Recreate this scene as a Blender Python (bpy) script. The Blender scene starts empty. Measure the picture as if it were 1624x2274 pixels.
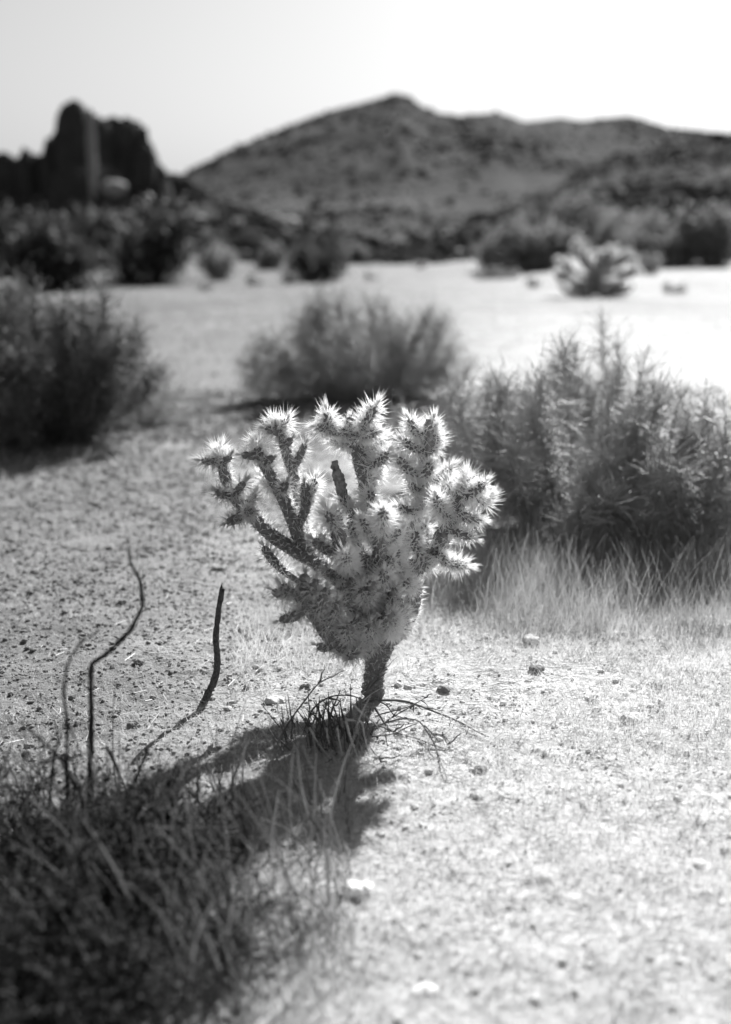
import bpy, math, random
import numpy as np
R = math.radians
rng = np.random.default_rng(7)
random.seed(7)
sc = bpy.context.scene
COL = sc.collection

# ------------------------------------------------------------------ camera
F, CX, CY, CAMZ, PITCH = 2953.0, 812.0, 1137.0, 1.40, R(11.34)
cam = bpy.data.cameras.new('camera')
cam.sensor_fit = 'VERTICAL'; cam.sensor_height = 38.5; cam.lens = 50.0
cam.clip_start = 0.05; cam.clip_end = 9000
cam.dof.use_dof = True; cam.dof.focus_distance = 4.15; cam.dof.aperture_fstop = 1.35
camo = bpy.data.objects.new('camera', cam); COL.objects.link(camo)
camo.location = (0, 0, CAMZ); camo.rotation_euler = (R(90) - PITCH, 0, 0)
sc.camera = camo

# ------------------------------------------------------------------ light
SUN = np.array([0.52, 1.36, 0.93])                     # direction towards the sun
EL = math.atan2(SUN[2], math.hypot(SUN[0], SUN[1])); AZ = math.atan2(SUN[0], SUN[1])
w = bpy.data.worlds.new('World'); sc.world = w; w.use_nodes = True
nt = w.node_tree; nt.nodes.clear()
sky = nt.nodes.new('ShaderNodeTexSky'); sky.sky_type = 'NISHITA'; sky.sun_disc = False
sky.sun_elevation = EL; sky.sun_rotation = AZ; sky.dust_density = 1.8; sky.air_density = 1.5   # hazy air seen by green-sensitive film
bw = nt.nodes.new('ShaderNodeSeparateColor'); bg = nt.nodes.new('ShaderNodeBackground')
bg.inputs['Strength'].default_value = 0.028
wo = nt.nodes.new('ShaderNodeOutputWorld')
nt.links.new(sky.outputs[0], bw.inputs[0]); nt.links.new(bw.outputs[1], bg.inputs[0]); nt.links.new(bg.outputs[0], wo.inputs[0])
sl = bpy.data.lights.new('sun', 'SUN'); sl.energy = 5.0; sl.angle = R(0.5); sl.color = (1, 1, 1)
so = bpy.data.objects.new('sun', sl); COL.objects.link(so)
so.rotation_euler = (R(90) - EL, 0, -AZ + math.pi)
from mathutils import Vector
so.rotation_euler = Vector(SUN).to_track_quat('Z', 'Y').to_euler(); so.location = (20, 20, 25)
sc.view_settings.view_transform = 'Standard'; sc.view_settings.look = 'None'
sc.view_settings.exposure = 1.55; sc.view_settings.gamma = 1.0; sc.view_settings.use_curve_mapping = False
sc.cycles.max_bounces = 8; sc.cycles.diffuse_bounces = 5; sc.cycles.transmission_bounces = 4
sc.cycles.use_denoising = True; sc.cycles.sample_clamp_indirect = 6

# ------------------------------------------------------------------ helpers
def hsh(i, j, s):
    n = (i * 374761393 + j * 668265263 + s * 982451653) & 0xffffffff
    n = ((n ^ (n >> 13)) * 1274126177) & 0xffffffff
    return ((n ^ (n >> 16)) & 0xffff) / 65535.0
def vnoise(x, y, s=0):
    x = np.asarray(x, float); y = np.asarray(y, float)
    i = np.floor(x).astype(np.int64); j = np.floor(y).astype(np.int64)
    u = x - i; v = y - j; u = u*u*(3-2*u); v = v*v*(3-2*v)
    a = hsh(i, j, s); b = hsh(i+1, j, s); c = hsh(i, j+1, s); d = hsh(i+1, j+1, s)
    return (a*(1-u)+b*u)*(1-v) + (c*(1-u)+d*u)*v - 0.5
def fbm(x, y, s=0, o=4):
    r = 0; a = 1.0
    for k in range(o):
        r = r + a*vnoise(np.asarray(x)*2**k, np.asarray(y)*2**k, s+k*17); a *= 0.5
    return r
def smooth(e0, e1, x):
    t = np.clip((x-e0)/(e1-e0), 0, 1); return t*t*(3-2*t)

FV = np.array([0, math.cos(PITCH), -math.sin(PITCH)]); UV = np.array([0, math.sin(PITCH), math.cos(PITCH)])
def ray(X, Y):
    return FV*F + np.array([1., 0, 0])*(X-CX) + UV*(CY-Y)
def pt(X, Y, y):                                   # photo sight line met at world depth y
    d = ray(X, Y); t = y/d[1]; return np.array([d[0]*t, y, CAMZ + d[2]*t])
def gpt(X, Y):                                     # photo sight line met at the ground
    d = ray(X, Y); t = -CAMZ/d[2]; return np.array([d[0]*t, d[1]*t, 0.0])

def ground_z(x, y):
    x = np.asarray(x, float); y = np.asarray(y, float)
    r = np.hypot(x, y)
    z = 0.010*fbm(x*2.2, y*2.2, 3, 3)
    z = z + smooth(6, 30, r)*0.35*fbm(x*0.09, y*0.09, 9, 3)
    z = z + smooth(42, 75, r)*smooth(260, 150, r)*0.9*fbm(x*.045, y*.045, 13, 3)
    fine = smooth(14, 7, r)
    z = z + fine*(0.013*fbm(x*11, y*11, 5, 3) + 0.008*np.maximum(fbm(x*34, y*34, 6, 2), -.1))
    z = z - smooth(0.5, 5, -x)*0.10*smooth(3.5, 6, y)*smooth(60, 20, r)
    return z

class MB:
    def __init__(s): s.v = []; s.f = []; s.n = 0
    def add(s, v, f):
        v = np.asarray(v, np.float32).reshape(-1, 3)
        if len(v) == 0: return s
        s.v.append(v)
        for g in (f if isinstance(f, list) else [f]):
            s.f.append(np.asarray(g, np.int64) + s.n)
        s.n += len(v); return s
    def build(s, name, mat, parent=None, loc=None, smooth_shade=True, label=None, cat=None, group=None, kind=None):
        me = bpy.data.meshes.new(name)
        V = np.concatenate(s.v) if s.v else np.zeros((0, 3), np.float32)
        if loc is not None: V = V - np.asarray(loc, np.float32)
        if parent is not None and loc is None: V = V - np.asarray(parent['origin'] if 'origin' in parent else ABS[parent.name], np.float32)
        cnt = np.concatenate([np.full(len(f), f.shape[1]) for f in s.f]); idx = np.concatenate([f.ravel() for f in s.f])
        me.vertices.add(len(V)); me.vertices.foreach_set('co', V.ravel())
        me.loops.add(len(idx)); me.loops.foreach_set('vertex_index', idx.astype(np.int32))
        me.polygons.add(len(cnt)); st = np.concatenate([[0], np.cumsum(cnt)[:-1]])
        me.polygons.foreach_set('loop_start', st.astype(np.int32)); me.polygons.foreach_set('loop_total', cnt.astype(np.int32))
        me.polygons.foreach_set('use_smooth', np.full(len(cnt), smooth_shade))
        me.update(calc_edges=True); me.validate()
        me.materials.append(mat)
        o = bpy.data.objects.new(name, me); COL.objects.link(o)
        if loc is not None: o.location = tuple(float(a) for a in loc)
        if parent is not None: o.parent = parent
        ABS[o.name] = ABS[parent.name] if parent is not None else (np.zeros(3) if loc is None else np.asarray(loc, float))
        return tag(o, label, cat, group, kind)
ABS = {}
def tag(o, label=None, cat=None, group=None, kind=None):
    if label: o['label'] = label
    if cat: o['category'] = cat
    if group: o['group'] = group
    if kind: o['kind'] = kind
    return o
def empty(name, loc, label, cat, group=None):
    o = bpy.data.objects.new(name, None); COL.objects.link(o); o.location = tuple(float(a) for a in loc)
    o.empty_display_size = 0.1
    ABS[o.name] = np.asarray(loc, float)
    return tag(o, label, cat, group)

def perp(d):
    d = d/np.maximum(np.linalg.norm(d, axis=-1, keepdims=True), 1e-9)
    ref = np.where(np.abs(d[..., 2:3]) < 0.9, np.array([0., 0, 1]), np.array([1., 0, 0]))
    u = np.cross(d, ref); u /= np.maximum(np.linalg.norm(u, axis=-1, keepdims=True), 1e-9)
    return d, u, np.cross(d, u)
def tubes(P, Rad, sides=3):
    """many slender tubes at once: P [N,K,3], Rad [N,K]"""
    N, K = P.shape[:2]
    _, u, v = perp(P[:, -1]-P[:, 0])
    a = np.arange(sides)*2*math.pi/sides
    ring = np.cos(a)[None, None, :, None]*u[:, None, None, :] + np.sin(a)[None, None, :, None]*v[:, None, None, :]
    V = P[:, :, None, :] + Rad[:, :, None, None]*ring
    b = (np.arange(N)*K*sides)[:, None, None]; k = (np.arange(K-1)*sides)[None, :, None]
    s0 = np.arange(sides)[None, None, :]; s1 = (s0+1) % sides
    f = np.stack([b+k+s0, b+k+s1, b+k+sides+s1, b+k+sides+s0], -1).reshape(-1, 4)
    return V.reshape(-1, 3), f
def ribbons(P, W, side):
    N, K = P.shape[:2]
    V = np.stack([P - side[:, None, :]*W[:, :, None], P + side[:, None, :]*W[:, :, None]], 2).reshape(-1, 3)
    b = (np.arange(N)*K*2)[:, None]; k = (np.arange(K-1)*2)[None, :]
    q = b+k
    return V, np.stack([q, q+1, q+3, q+2], -1).reshape(-1, 4)
def cones(B, D, L, r, bend=None):
    """spines: base points, unit directions, lengths, base radii"""
    d, u, v = perp(D)
    a = np.arange(3)*2*math.pi/3
    ring = np.cos(a)[None, :, None]*u[:, None, :] + np.sin(a)[None, :, None]*v[:, None, :]
    V0 = B[:, None, :] + ring*r[:, None, None]
    tip = B + d*L[:, None]
    V = np.concatenate([V0, tip[:, None, :]], 1).reshape(-1, 3)
    n = (np.arange(len(B))*4)[:, None]
    f = np.concatenate([np.stack([n[:, 0]+i, n[:, 0]+(i+1) % 3, n[:, 0]+3], -1) for i in range(3)])
    return V, f
def resample(pts, step, curve=True):
    pts = np.asarray(pts, float)
    if curve and len(pts) > 2:                                # Catmull-Rom
        q = np.vstack([2*pts[0]-pts[1], pts, 2*pts[-1]-pts[-2]]); out = []
        for i in range(1, len(q)-2):
            for t in np.linspace(0, 1, 8, endpoint=False):
                out.append(0.5*((2*q[i]) + (-q[i-1]+q[i+1])*t + (2*q[i-1]-5*q[i]+4*q[i+1]-q[i+2])*t*t + (-q[i-1]+3*q[i]-3*q[i+1]+q[i+2])*t**3))
        out.append(pts[-1]); pts = np.array(out)
    s = np.concatenate([[0], np.cumsum(np.linalg.norm(np.diff(pts[:, :3], axis=0), axis=1))])
    n = max(3, int(s[-1]/step)+1); ss = np.linspace(0, s[-1], n)
    return np.stack([np.interp(ss, s, pts[:, k]) for k in range(pts.shape[1])], 1)
def frames(C):
    T = np.gradient(C, axis=0); T /= np.linalg.norm(T, axis=1, keepdims=True)
    _, u, _ = perp(T[:1]); u = u[0]; U = []
    for t in T:
        u = u - t*np.dot(u, t); u /= np.linalg.norm(u); U.append(u)
    U = np.array(U); return T, U, np.cross(T, U)
def stem_mesh(path, sides=12, step=0.004, tub=0.0, rough=0.0, cap=True, seed=0, freq=1.0, curve=True):
    """one bent stem with rounded ends; path [(x,y,z,r)]"""
    q = resample(path, step, curve); C, r = q[:, :3], q[:, 3]
    T, U, Vv = frames(C); n = len(C); a = np.arange(sides)*2*math.pi/sides
    s = np.arange(n)*step
    rr = np.repeat(r[:, None], sides, 1)
    if tub: rr = rr*(1+tub*np.sin(a[None, :]*5+s[:, None]*220*freq)*np.sin(a[None, :]*3-s[:, None]*260*freq))
    if rough: rr = rr*(1+rough*2*fbm(a[None, :]*2.0+seed*3.1+0*s[:, None], s[:, None]*60+seed, seed % 90, 3))
    if cap:
        L = s[-1]; e = np.clip((L-s)/np.maximum(r[-1], 1e-4), 0.02, 1); rr = rr*np.sqrt(1-(1-e)**2)[:, None]
    V = C[:, None, :] + rr[:, :, None]*(np.cos(a)[None, :, None]*U[:, None, :]+np.sin(a)[None, :, None]*Vv[:, None, :])
    k = (np.arange(n-1)*sides)[:, None]; s0 = np.arange(sides)[None, :]; s1 = (s0+1) % sides
    f = np.stack([k+s0, k+s1, k+sides+s1, k+sides+s0], -1).reshape(-1, 4)
    e = np.arange(sides)+(n-1)*sides
    return V.reshape(-1, 3), [f, e[None, :], np.arange(sides)[::-1][None, :]], (C, r, T, U, Vv)

PHI = (1+5**.5)/2
ICO = np.array([(-1, PHI, 0), (1, PHI, 0), (-1, -PHI, 0), (1, -PHI, 0), (0, -1, PHI), (0, 1, PHI), (0, -1, -PHI), (0, 1, -PHI), (PHI, 0, -1), (PHI, 0, 1), (-PHI, 0, -1), (-PHI, 0, 1)])/math.hypot(1, PHI)
ICF = np.array([(0, 11, 5), (0, 5, 1), (0, 1, 7), (0, 7, 10), (0, 10, 11), (1, 5, 9), (5, 11, 4), (11, 10, 2), (10, 7, 6), (7, 1, 8), (3, 9, 4), (3, 4, 2), (3, 2, 6), (3, 6, 8), (3, 8, 9), (4, 9, 5), (2, 4, 11), (6, 2, 10), (8, 6, 7), (9, 8, 1)])
def pebbles(C, S, flat=0.6, jit=0.22):
    n = len(C); a = rng.uniform(0, 6.28, n)
    V = ICO[None]*(1+rng.uniform(-jit, jit, (n, 12, 1)))
    V = V*np.stack([S*rng.uniform(.8, 1.35, n), S*rng.uniform(.7, 1.1, n), S*rng.uniform(flat*.7, flat*1.3, n)], -1)[:, None, :]
    x = V[..., 0]*np.cos(a)[:, None]-V[..., 1]*np.sin(a)[:, None]; y = V[..., 0]*np.sin(a)[:, None]+V[..., 1]*np.cos(a)[:, None]
    V = np.stack([x, y, V[..., 2]], -1)+C[:, None, :]
    return V.reshape(-1, 3), (ICF[None]+(np.arange(n)*12)[:, None, None]).reshape(-1, 3)
def rock_mesh(c, sx, sy, sz, seed=0, amp=0.25, sub=24, power=2.0):
    th = np.linspace(0.02, math.pi-0.02, sub); ph = np.arange(sub*2)*math.pi/sub
    T, Pp = np.meshgrid(th, ph, indexing='ij')
    d = np.stack([np.sin(T)*np.cos(Pp), np.sin(T)*np.sin(Pp), np.cos(T)], -1)
    sq = (np.abs(d)**power).sum(-1, keepdims=True)**(-1/power)
    n = fbm(d[..., 0]*1.7+seed*7.3+d[..., 2]*1.1, d[..., 1]*1.7+seed*3.9-d[..., 2]*1.3, seed, 5)
    r = (1+amp*n)[..., None]
    V = d*sq*r*np.array([sx, sy, sz]) + np.asarray(c)
    m = sub*2; k = (np.arange(sub-1)*m)[:, None]; s0 = np.arange(m)[None]; s1 = (s0+1) % m
    f = np.stack([k+s0, k+m+s0, k+m+s1, k+s1], -1).reshape(-1, 4)
    return V.reshape(-1, 3), [f, np.arange(m)[None, :], (np.arange(m)[::-1]+(sub-1)*m)[None, :]]

def mat(name, lo, hi, scale=20.0, rough=0.9, trans=0.0, bump=0.0, detail=6, contrast=(0.3, 0.7), spec=0.2, bscale=None):
    m = bpy.data.materials.new(name); m.use_nodes = True; t = m.node_tree; t.nodes.clear(); L = t.links.new
    out = t.nodes.new('ShaderNodeOutputMaterial'); tc = t.nodes.new('ShaderNodeTexCoord')
    n = t.nodes.new('ShaderNodeTexNoise'); n.inputs['Scale'].default_value = scale; n.inputs['Detail'].default_value = detail; n.inputs['Roughness'].default_value = .65
    L(tc.outputs['Object'], n.inputs['Vector'])
    r = t.nodes.new('ShaderNodeValToRGB'); r.color_ramp.elements[0].position = contrast[0]; r.color_ramp.elements[1].position = contrast[1]
    r.color_ramp.elements[0].color = (lo, lo, lo, 1); r.color_ramp.elements[1].color = (hi, hi, hi, 1)
    L(n.outputs['Fac'], r.inputs[0])
    b = t.nodes.new('ShaderNodeBsdfPrincipled'); b.inputs['Roughness'].default_value = rough; b.inputs['Specular IOR Level'].default_value = spec
    L(r.outputs[0], b.inputs['Base Color'])
    if bump:
        n2 = t.nodes.new('ShaderNodeTexNoise'); n2.inputs['Scale'].default_value = bscale or scale*3; n2.inputs['Detail'].default_value = 8
        L(tc.outputs['Object'], n2.inputs['Vector'])
        bp = t.nodes.new('ShaderNodeBump'); bp.inputs['Strength'].default_value = 1; bp.inputs['Distance'].default_value = bump
        L(n2.outputs['Fac'], bp.inputs['Height']); L(bp.outputs[0], b.inputs['Normal'])
    if trans:
        tr = t.nodes.new('ShaderNodeBsdfTranslucent'); mx = t.nodes.new('ShaderNodeMixShader'); mx.inputs[0].default_value = trans
        L(r.outputs[0], tr.inputs['Color']); L(b.outputs[0], mx.inputs[1]); L(tr.outputs[0], mx.inputs[2]); L(mx.outputs[0], out.inputs[0])
    else: L(b.outputs[0], out.inputs[0])
    return m

M = dict(
    stem=mat('cactus_skin', .10, .24, 90, .8, bump=.002),
    bark=mat('cactus_bark', .08, .26, 120, .95, bump=.004),
    deadwood=mat('grey_deadwood', .10, .34, 60, .95, bump=.003),
    spine=mat('pale_spine', .86, .95, 10, .35, trans=.55, spec=.5),
    spine_old=mat('weathered_spine', .62, .82, 25, .5, trans=.4, spec=.4),
    stick=mat('charred_stick', .02, .16, 110, .9, bump=.006),
    twig=mat('dark_twig', .06, .18, 40, .8, bump=.001),
    shadetwig=mat('shade_toned_twig', .015, .05, 40, .9, bump=.001), shadeleaf=mat('shade_toned_leaf', .015, .04, 6, .8, trans=.15, spec=.1),  # corner shrub: shade is put into the twig and leaf colour
    twig_pale=mat('bleached_twig', .3, .55, 40, .7, bump=.001),
    bush=mat('bush_twig', .24, .56, 8, .55, trans=.2, spec=.5),
    bushstem=mat('bush_stem', .22, .5, 30, .7),
    leaf=mat('small_leaf', .12, .24, 6, .5, trans=.35, spec=.4),
    farleaf=mat('evergreen_leaf', .03, .06, 1.5, .7, trans=.2),
    farmid=mat('grey_leaf', .2, .36, 1.5, .7, trans=.3),
    farpale=mat('pale_leaf', .30, .5, 1.5, .7, trans=.3),
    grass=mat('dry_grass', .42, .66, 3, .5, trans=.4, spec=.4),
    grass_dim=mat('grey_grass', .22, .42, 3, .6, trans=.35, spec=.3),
    grass_shade=mat('shade_toned_blade', .10, .2, 3, .6, trans=.3, spec=.3),  # dry blades darkened in colour to stand for foreground shade
    grass_deep_shade=mat('shade_toned_grass', .015, .05, 3, .6, trans=.3, spec=.3),  # corner grass, nearly black colour painted in place of shadow
    white=mat('white_stone', .72, .85, 14, .8, bump=.002),
    stone=mat('pale_stone', .34, .6, 14, .8, bump=.004),
    darkstone=mat('dark_stone', .10, .22, 14, .85, bump=.004),
    outcrop=mat('outcrop_rock', .035, .07, .35, 1.0, spec=0.0, bump=.5, bscale=.8),
    scrub=mat('hill_scrub', .04, .06, .5, 1.0, spec=0.0),
)

for k_ in ('spine', 'spine_old'):                       # papery sheaths let some light straight through
    t_ = M[k_].node_tree; o_ = [n for n in t_.nodes if n.type == 'OUTPUT_MATERIAL'][0]; src_ = o_.inputs[0].links[0].from_socket
    mx_ = t_.nodes.new('ShaderNodeMixShader'); mx_.inputs[0].default_value = .22; tp_ = t_.nodes.new('ShaderNodeBsdfTransparent')
    t_.links.new(src_, mx_.inputs[1]); t_.links.new(tp_.outputs[0], mx_.inputs[2]); t_.links.new(mx_.outputs[0], o_.inputs[0])
# ground: gravel left, sand and straw right; leftward dimming of light painted in too
def ground_material(name, pebble=False):
    m = bpy.data.materials.new(name); m.use_nodes = True; t = m.node_tree; t.nodes.clear(); L = t.links.new; N = t.nodes.new
    out = N('ShaderNodeOutputMaterial'); b = N('ShaderNodeBsdfPrincipled'); b.inputs['Roughness'].default_value = .95; b.inputs['Specular IOR Level'].default_value = .15
    g = N('ShaderNodeNewGeometry'); sx = N('ShaderNodeSeparateXYZ'); L(g.outputs['Position'], sx.inputs[0])
    def math_(op, a, bb, c=None):
        k = N('ShaderNodeMath'); k.operation = op
        for i, v in enumerate((a, bb, c)):
            if v is None: continue
            if isinstance(v, (int, float)): k.inputs[i].default_value = v
            else: L(v, k.inputs[i])
        return k.outputs[0]
    def noise(sc_, d=6, ro=.6):
        n = N('ShaderNodeTexNoise'); n.inputs['Scale'].default_value = sc_; n.inputs['Detail'].default_value = d; n.inputs['Roughness'].default_value = ro
        L(g.outputs['Position'], n.inputs['Vector']); return n.outputs['Fac']
    # boundary of the pale tone wanders about x = a + b*y
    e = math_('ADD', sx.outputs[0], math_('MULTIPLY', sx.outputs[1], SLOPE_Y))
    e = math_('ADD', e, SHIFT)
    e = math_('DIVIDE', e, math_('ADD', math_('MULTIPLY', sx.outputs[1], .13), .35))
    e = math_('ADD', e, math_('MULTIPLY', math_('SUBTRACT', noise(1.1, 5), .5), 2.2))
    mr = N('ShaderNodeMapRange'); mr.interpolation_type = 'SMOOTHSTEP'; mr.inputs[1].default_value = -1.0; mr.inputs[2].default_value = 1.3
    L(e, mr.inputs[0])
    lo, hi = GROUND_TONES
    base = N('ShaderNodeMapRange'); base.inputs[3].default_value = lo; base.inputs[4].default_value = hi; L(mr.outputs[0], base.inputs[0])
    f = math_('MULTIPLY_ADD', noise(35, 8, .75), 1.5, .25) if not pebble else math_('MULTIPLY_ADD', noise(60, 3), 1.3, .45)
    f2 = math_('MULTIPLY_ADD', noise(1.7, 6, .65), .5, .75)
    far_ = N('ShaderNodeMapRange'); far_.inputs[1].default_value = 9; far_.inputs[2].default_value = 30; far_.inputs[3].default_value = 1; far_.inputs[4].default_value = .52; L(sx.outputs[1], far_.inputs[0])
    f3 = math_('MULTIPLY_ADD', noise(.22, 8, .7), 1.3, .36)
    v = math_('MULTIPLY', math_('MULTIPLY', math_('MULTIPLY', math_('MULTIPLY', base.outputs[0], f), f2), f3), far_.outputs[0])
    cc = N('ShaderNodeCombineColor')
    for i in range(3): L(v, cc.inputs[i])
    L(cc.outputs[0], b.inputs['Base Color'])
    if not pebble:
        bp = N('ShaderNodeBump'); bp.inputs['Distance'].default_value = .012; L(noise(45, 8, .7), bp.inputs['Height'])
        bp2 = N('ShaderNodeBump'); bp2.inputs['Distance'].default_value = .05; L(noise(5, 6, .7), bp2.inputs['Height'])
        L(bp2.outputs[0], bp.inputs['Normal']); L(bp.outputs[0], b.inputs['Normal'])
    L(b.outputs[0], out.inputs[0]); return m
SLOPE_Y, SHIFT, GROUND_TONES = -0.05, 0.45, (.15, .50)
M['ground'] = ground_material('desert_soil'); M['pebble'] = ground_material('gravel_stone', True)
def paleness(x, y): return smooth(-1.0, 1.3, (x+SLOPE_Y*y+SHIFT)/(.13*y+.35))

# ------------------------------------------------------------------ ground sheet
def axis(core0, core1, step, lo, hi, g=1.09):
    a = list(np.arange(core0, core1, step)); s = step; x = a[-1]
    while x < hi: s *= g; x += s; a.append(x)
    s = step; x = a[0]; b = []
    while x > lo: s *= g; x -= s; b.append(x)
    return np.array(b[::-1]+a)
gx = axis(-1.6, 1.6, .016, -3500, 3500); gy = axis(1.9, 7.0, .016, -40, 4500)
GX, GY = np.meshgrid(gx, gy); nyy, nxx = GX.shape
i = np.arange(nyy-1)[:, None]*nxx + np.arange(nxx-1)[None]
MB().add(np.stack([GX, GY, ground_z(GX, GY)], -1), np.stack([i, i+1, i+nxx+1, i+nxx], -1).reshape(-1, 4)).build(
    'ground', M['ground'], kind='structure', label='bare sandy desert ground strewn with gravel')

# ------------------------------------------------------------------ mountains
def hill(name, prof, r0, r1, r2, amp, m, nf, seed, label, na=420, nr=120, az0=-40, az1=1700):
    px = np.array([p[0] for p in prof], float); py = np.array([p[1] for p in prof], float)
    X = np.linspace(az0, az1, na)
    yh = CY - F*math.tan(PITCH)                                # horizon row
    yy = np.interp(X, px, py)
    rows = np.linspace(0, 1.5, nr)
    V = []
    for t in rows:
        rr = r0+(r1-r0)*t if t <= 1 else r1+(r2-r1)*(t-1)*2
        d = np.stack([(X-CX), np.full(na, F*math.cos(PITCH)+0*X), 0*X], -1); d /= np.linalg.norm(d, axis=1, keepdims=True)
        top = []
        for k in range(na):
            rd = ray(X[k], yy[k]); top.append(CAMZ + rd[2]/math.hypot(rd[0], rd[1])*r1)
        top = np.maximum(np.array(top), 0)
        x = d[:, 0]*rr; y = d[:, 1]*rr
        h = top*(t**1.25 if t <= 1 else max(0, 1-(t-1)*2)**1.5)
        n = fbm(x*nf, y*nf, seed, 5)
        ridg = -np.abs(fbm(x*nf*1.3+5, y*nf*.6, seed+3, 4))*1.4
        h = h + amp*top*(n+ridg)*min(t, 1)*(1-min(t, 1)**3 if t <= 1 else 0) + (amp*.25*top*n if t <= 1 else 0)*(t**3)*.15
        h = h - (1.0 if t == 0 else 0)
        V.append(np.stack([x, y, h], -1))
    V = np.array(V); i = np.arange(nr-1)[:, None]*na+np.arange(na-1)[None]
    MB().add(V, np.stack([i, i+1, i+na+1, i+na], -1).reshape(-1, 4)).build(name, m, kind='structure', label=label)
    return V
def hill_mat(name, a, b_, c, s):
    m = mat(name, a, b_, s, 1.0, spec=0.0, bump=2.0, detail=10, contrast=(.38, .66), bscale=s*6); return m
prof_m = [(-200, 480), (200, 455), (330, 432), (400, 402), (440, 378), (520, 335), (600, 300), (690, 262), (740, 245), (790, 232), (830, 222), (860, 212), (882, 207), (905, 216), (930, 235), (960, 250), (1010, 257), (1050, 253), (1085, 250), (1112, 256), (1145, 270), (1180, 266), (1222, 260), (1260, 268), (1310, 262), (1362, 256), (1400, 267), (1450, 284), (1510, 290), (1640, 300), (1900, 330)]
MV = hill('mountain', prof_m, 260, 700, 1100, .17, hill_mat('mountain_slope', .055, .105, 0, .016), .0075, 21, 'long dark scrub covered mountain with a rounded central peak')
prof_f = [(-200, 400), (80, 415), (200, 400), (400, 396), (430, 402), (480, 428), (520, 450), (580, 474), (650, 498), (720, 522), (800, 540), (900, 546), (1700, 546)]
FVv = hill('hill', prof_f, 110, 190, 260, .16, hill_mat('hill_slope', .035, .08, 0, .06), .05, 33, 'dark rocky hill spur below the outcrop at left', az1=950, na=240, nr=70)
# a scrub apron climbing the foot of the mountain on the right
prof_r = [(700, 546), (900, 530), (980, 508), (1060, 470), (1150, 440), (1240, 400), (1330, 350), (1420, 330), (1520, 318), (1640, 310), (1800, 305)]
RV = hill('foothill', prof_r, 95, 420, 560, .12, hill_mat('foothill_slope', .05, .11, 0, .05), .03, 41, 'lower scrubby foothill slope in front of the mountain at right', az0=700, az1=1760, na=260, nr=80)

def on_hill(V, n, seed):
    q = np.random.default_rng(seed); nr, na = V.shape[:2]
    a = q.uniform(0, na-2, n); b = q.uniform(1, nr*0.66, n); i = a.astype(int); j = b.astype(int); fa = (a-i)[:, None]; fb = (b-j)[:, None]
    return (V[j, i]*(1-fa)+V[j, i+1]*fa)*(1-fb)+(V[j+1, i]*(1-fa)+V[j+1, i+1]*fa)*fb
mb = MB()
for V, n, s in ((MV, 12000, .75), (FVv, 3000, .5), (RV, 9000, .5)):
    P = on_hill(V, n, n); keep = fbm(P[:, 0]*.02, P[:, 1]*.02, 77, 3)+rng.uniform(-.4, .4, n) > -.1; P = P[keep]
    mb.add(*pebbles(P, s*rng.lognormal(0, .45, len(P)), .75, .35))
mb.build('hillside_scrub', M['scrub'], kind='stuff', label='dark scrub bushes dotted over the mountain slopes', smooth_shade=False)
mb = MB()
for V, n, s in ((MV, 260, .8), (FVv, 260, .5), (RV, 200, .5)):
    P = on_hill(V, n, n+5); mb.add(*pebbles(P, s*rng.lognormal(0, .4, len(P)), .6, .35))
mb.build('hillside_rocks', mat('slope_rock', .12, .2, .5), kind='stuff', label='scattered pale rocks across the mountain slopes', smooth_shade=False)

# rock outcrop on the skyline at the left
oc = pt(230, 420, 170); root = empty('rock_outcrop', oc, 'dark jagged granite outcrop with a tall rounded pillar on the left skyline', 'rock outcrop')
pxm = 170/F
def orock(name, X0, X1, Ytop, Ybot, seed, power=2.6, amp=.22, dy=0, m=None, depth=None):
    c = pt((X0+X1)/2, (Ytop+Ybot)/2, 170+dy); sx = (X1-X0)/2*pxm; sz = (Ybot-Ytop)/2*pxm
    MB().add(*rock_mesh(c, sx, depth or max(sx, sz*.5)*.9, sz, seed, amp, 34, power)).build(name, m or M['outcrop'], root, smooth_shade=False)
orock('rock_pillar', 132, 208, 240, 520, 3, 3.4, .10)
orock('rock_pillar', 190, 258, 276, 520, 4, 3.6, .25)
orock('boulder', 228, 306, 282, 520, 5, 4.0, .25, 2)
orock('boulder', 266, 292, 262, 320, 6, 2.4, .2, 2)
orock('boulder', 262, 322, 276, 520, 16, 3.6, .25, 3)
orock('boulder', 296, 352, 330, 520, 7, 5.5, .14, 1)
orock('boulder', 92, 150, 318, 520, 8, 3.2, .25, 3)
orock('boulder', 40, 115, 335, 520, 9, 2.6, .3, 4)
orock('boulder', -60, 70, 350, 520, 10, 2.6, .3, 6)
orock('boulder', 320, 450, 386, 500, 11, 2.6, .2, 4)
orock('boulder', 120, 270, 380, 540, 12, 2.2, .4, -8)
for X0, X1, Yt, sd in ((210, 226, 262, 70), (236, 250, 262, 71), (288, 304, 272, 72), (306, 330, 286, 73), (326, 344, 318, 74), (116, 134, 300, 75), (140, 160, 262, 76), (340, 372, 372, 77)):
    orock('boulder', X0, X1, Yt, Yt+60, sd, 2.6, .35, 2)
MB().add(*rock_mesh(pt(205, 350, 158), .55, .5, 5.0, 12, .35, 26, 2.6)).build('rock_slab', mat('slab_rock', .16, .28, .6), root, smooth_shade=False)
orock('boulder', 232, 278, 402, 432, 14, 2.2, .3, -16, mat('pale_boulder', .2, .34, .6))
orock('boulder', 360, 380, 400, 450, 19, 2.2, .3, -16, mat('pale_boulder_low', .14, .24, .6))
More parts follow.
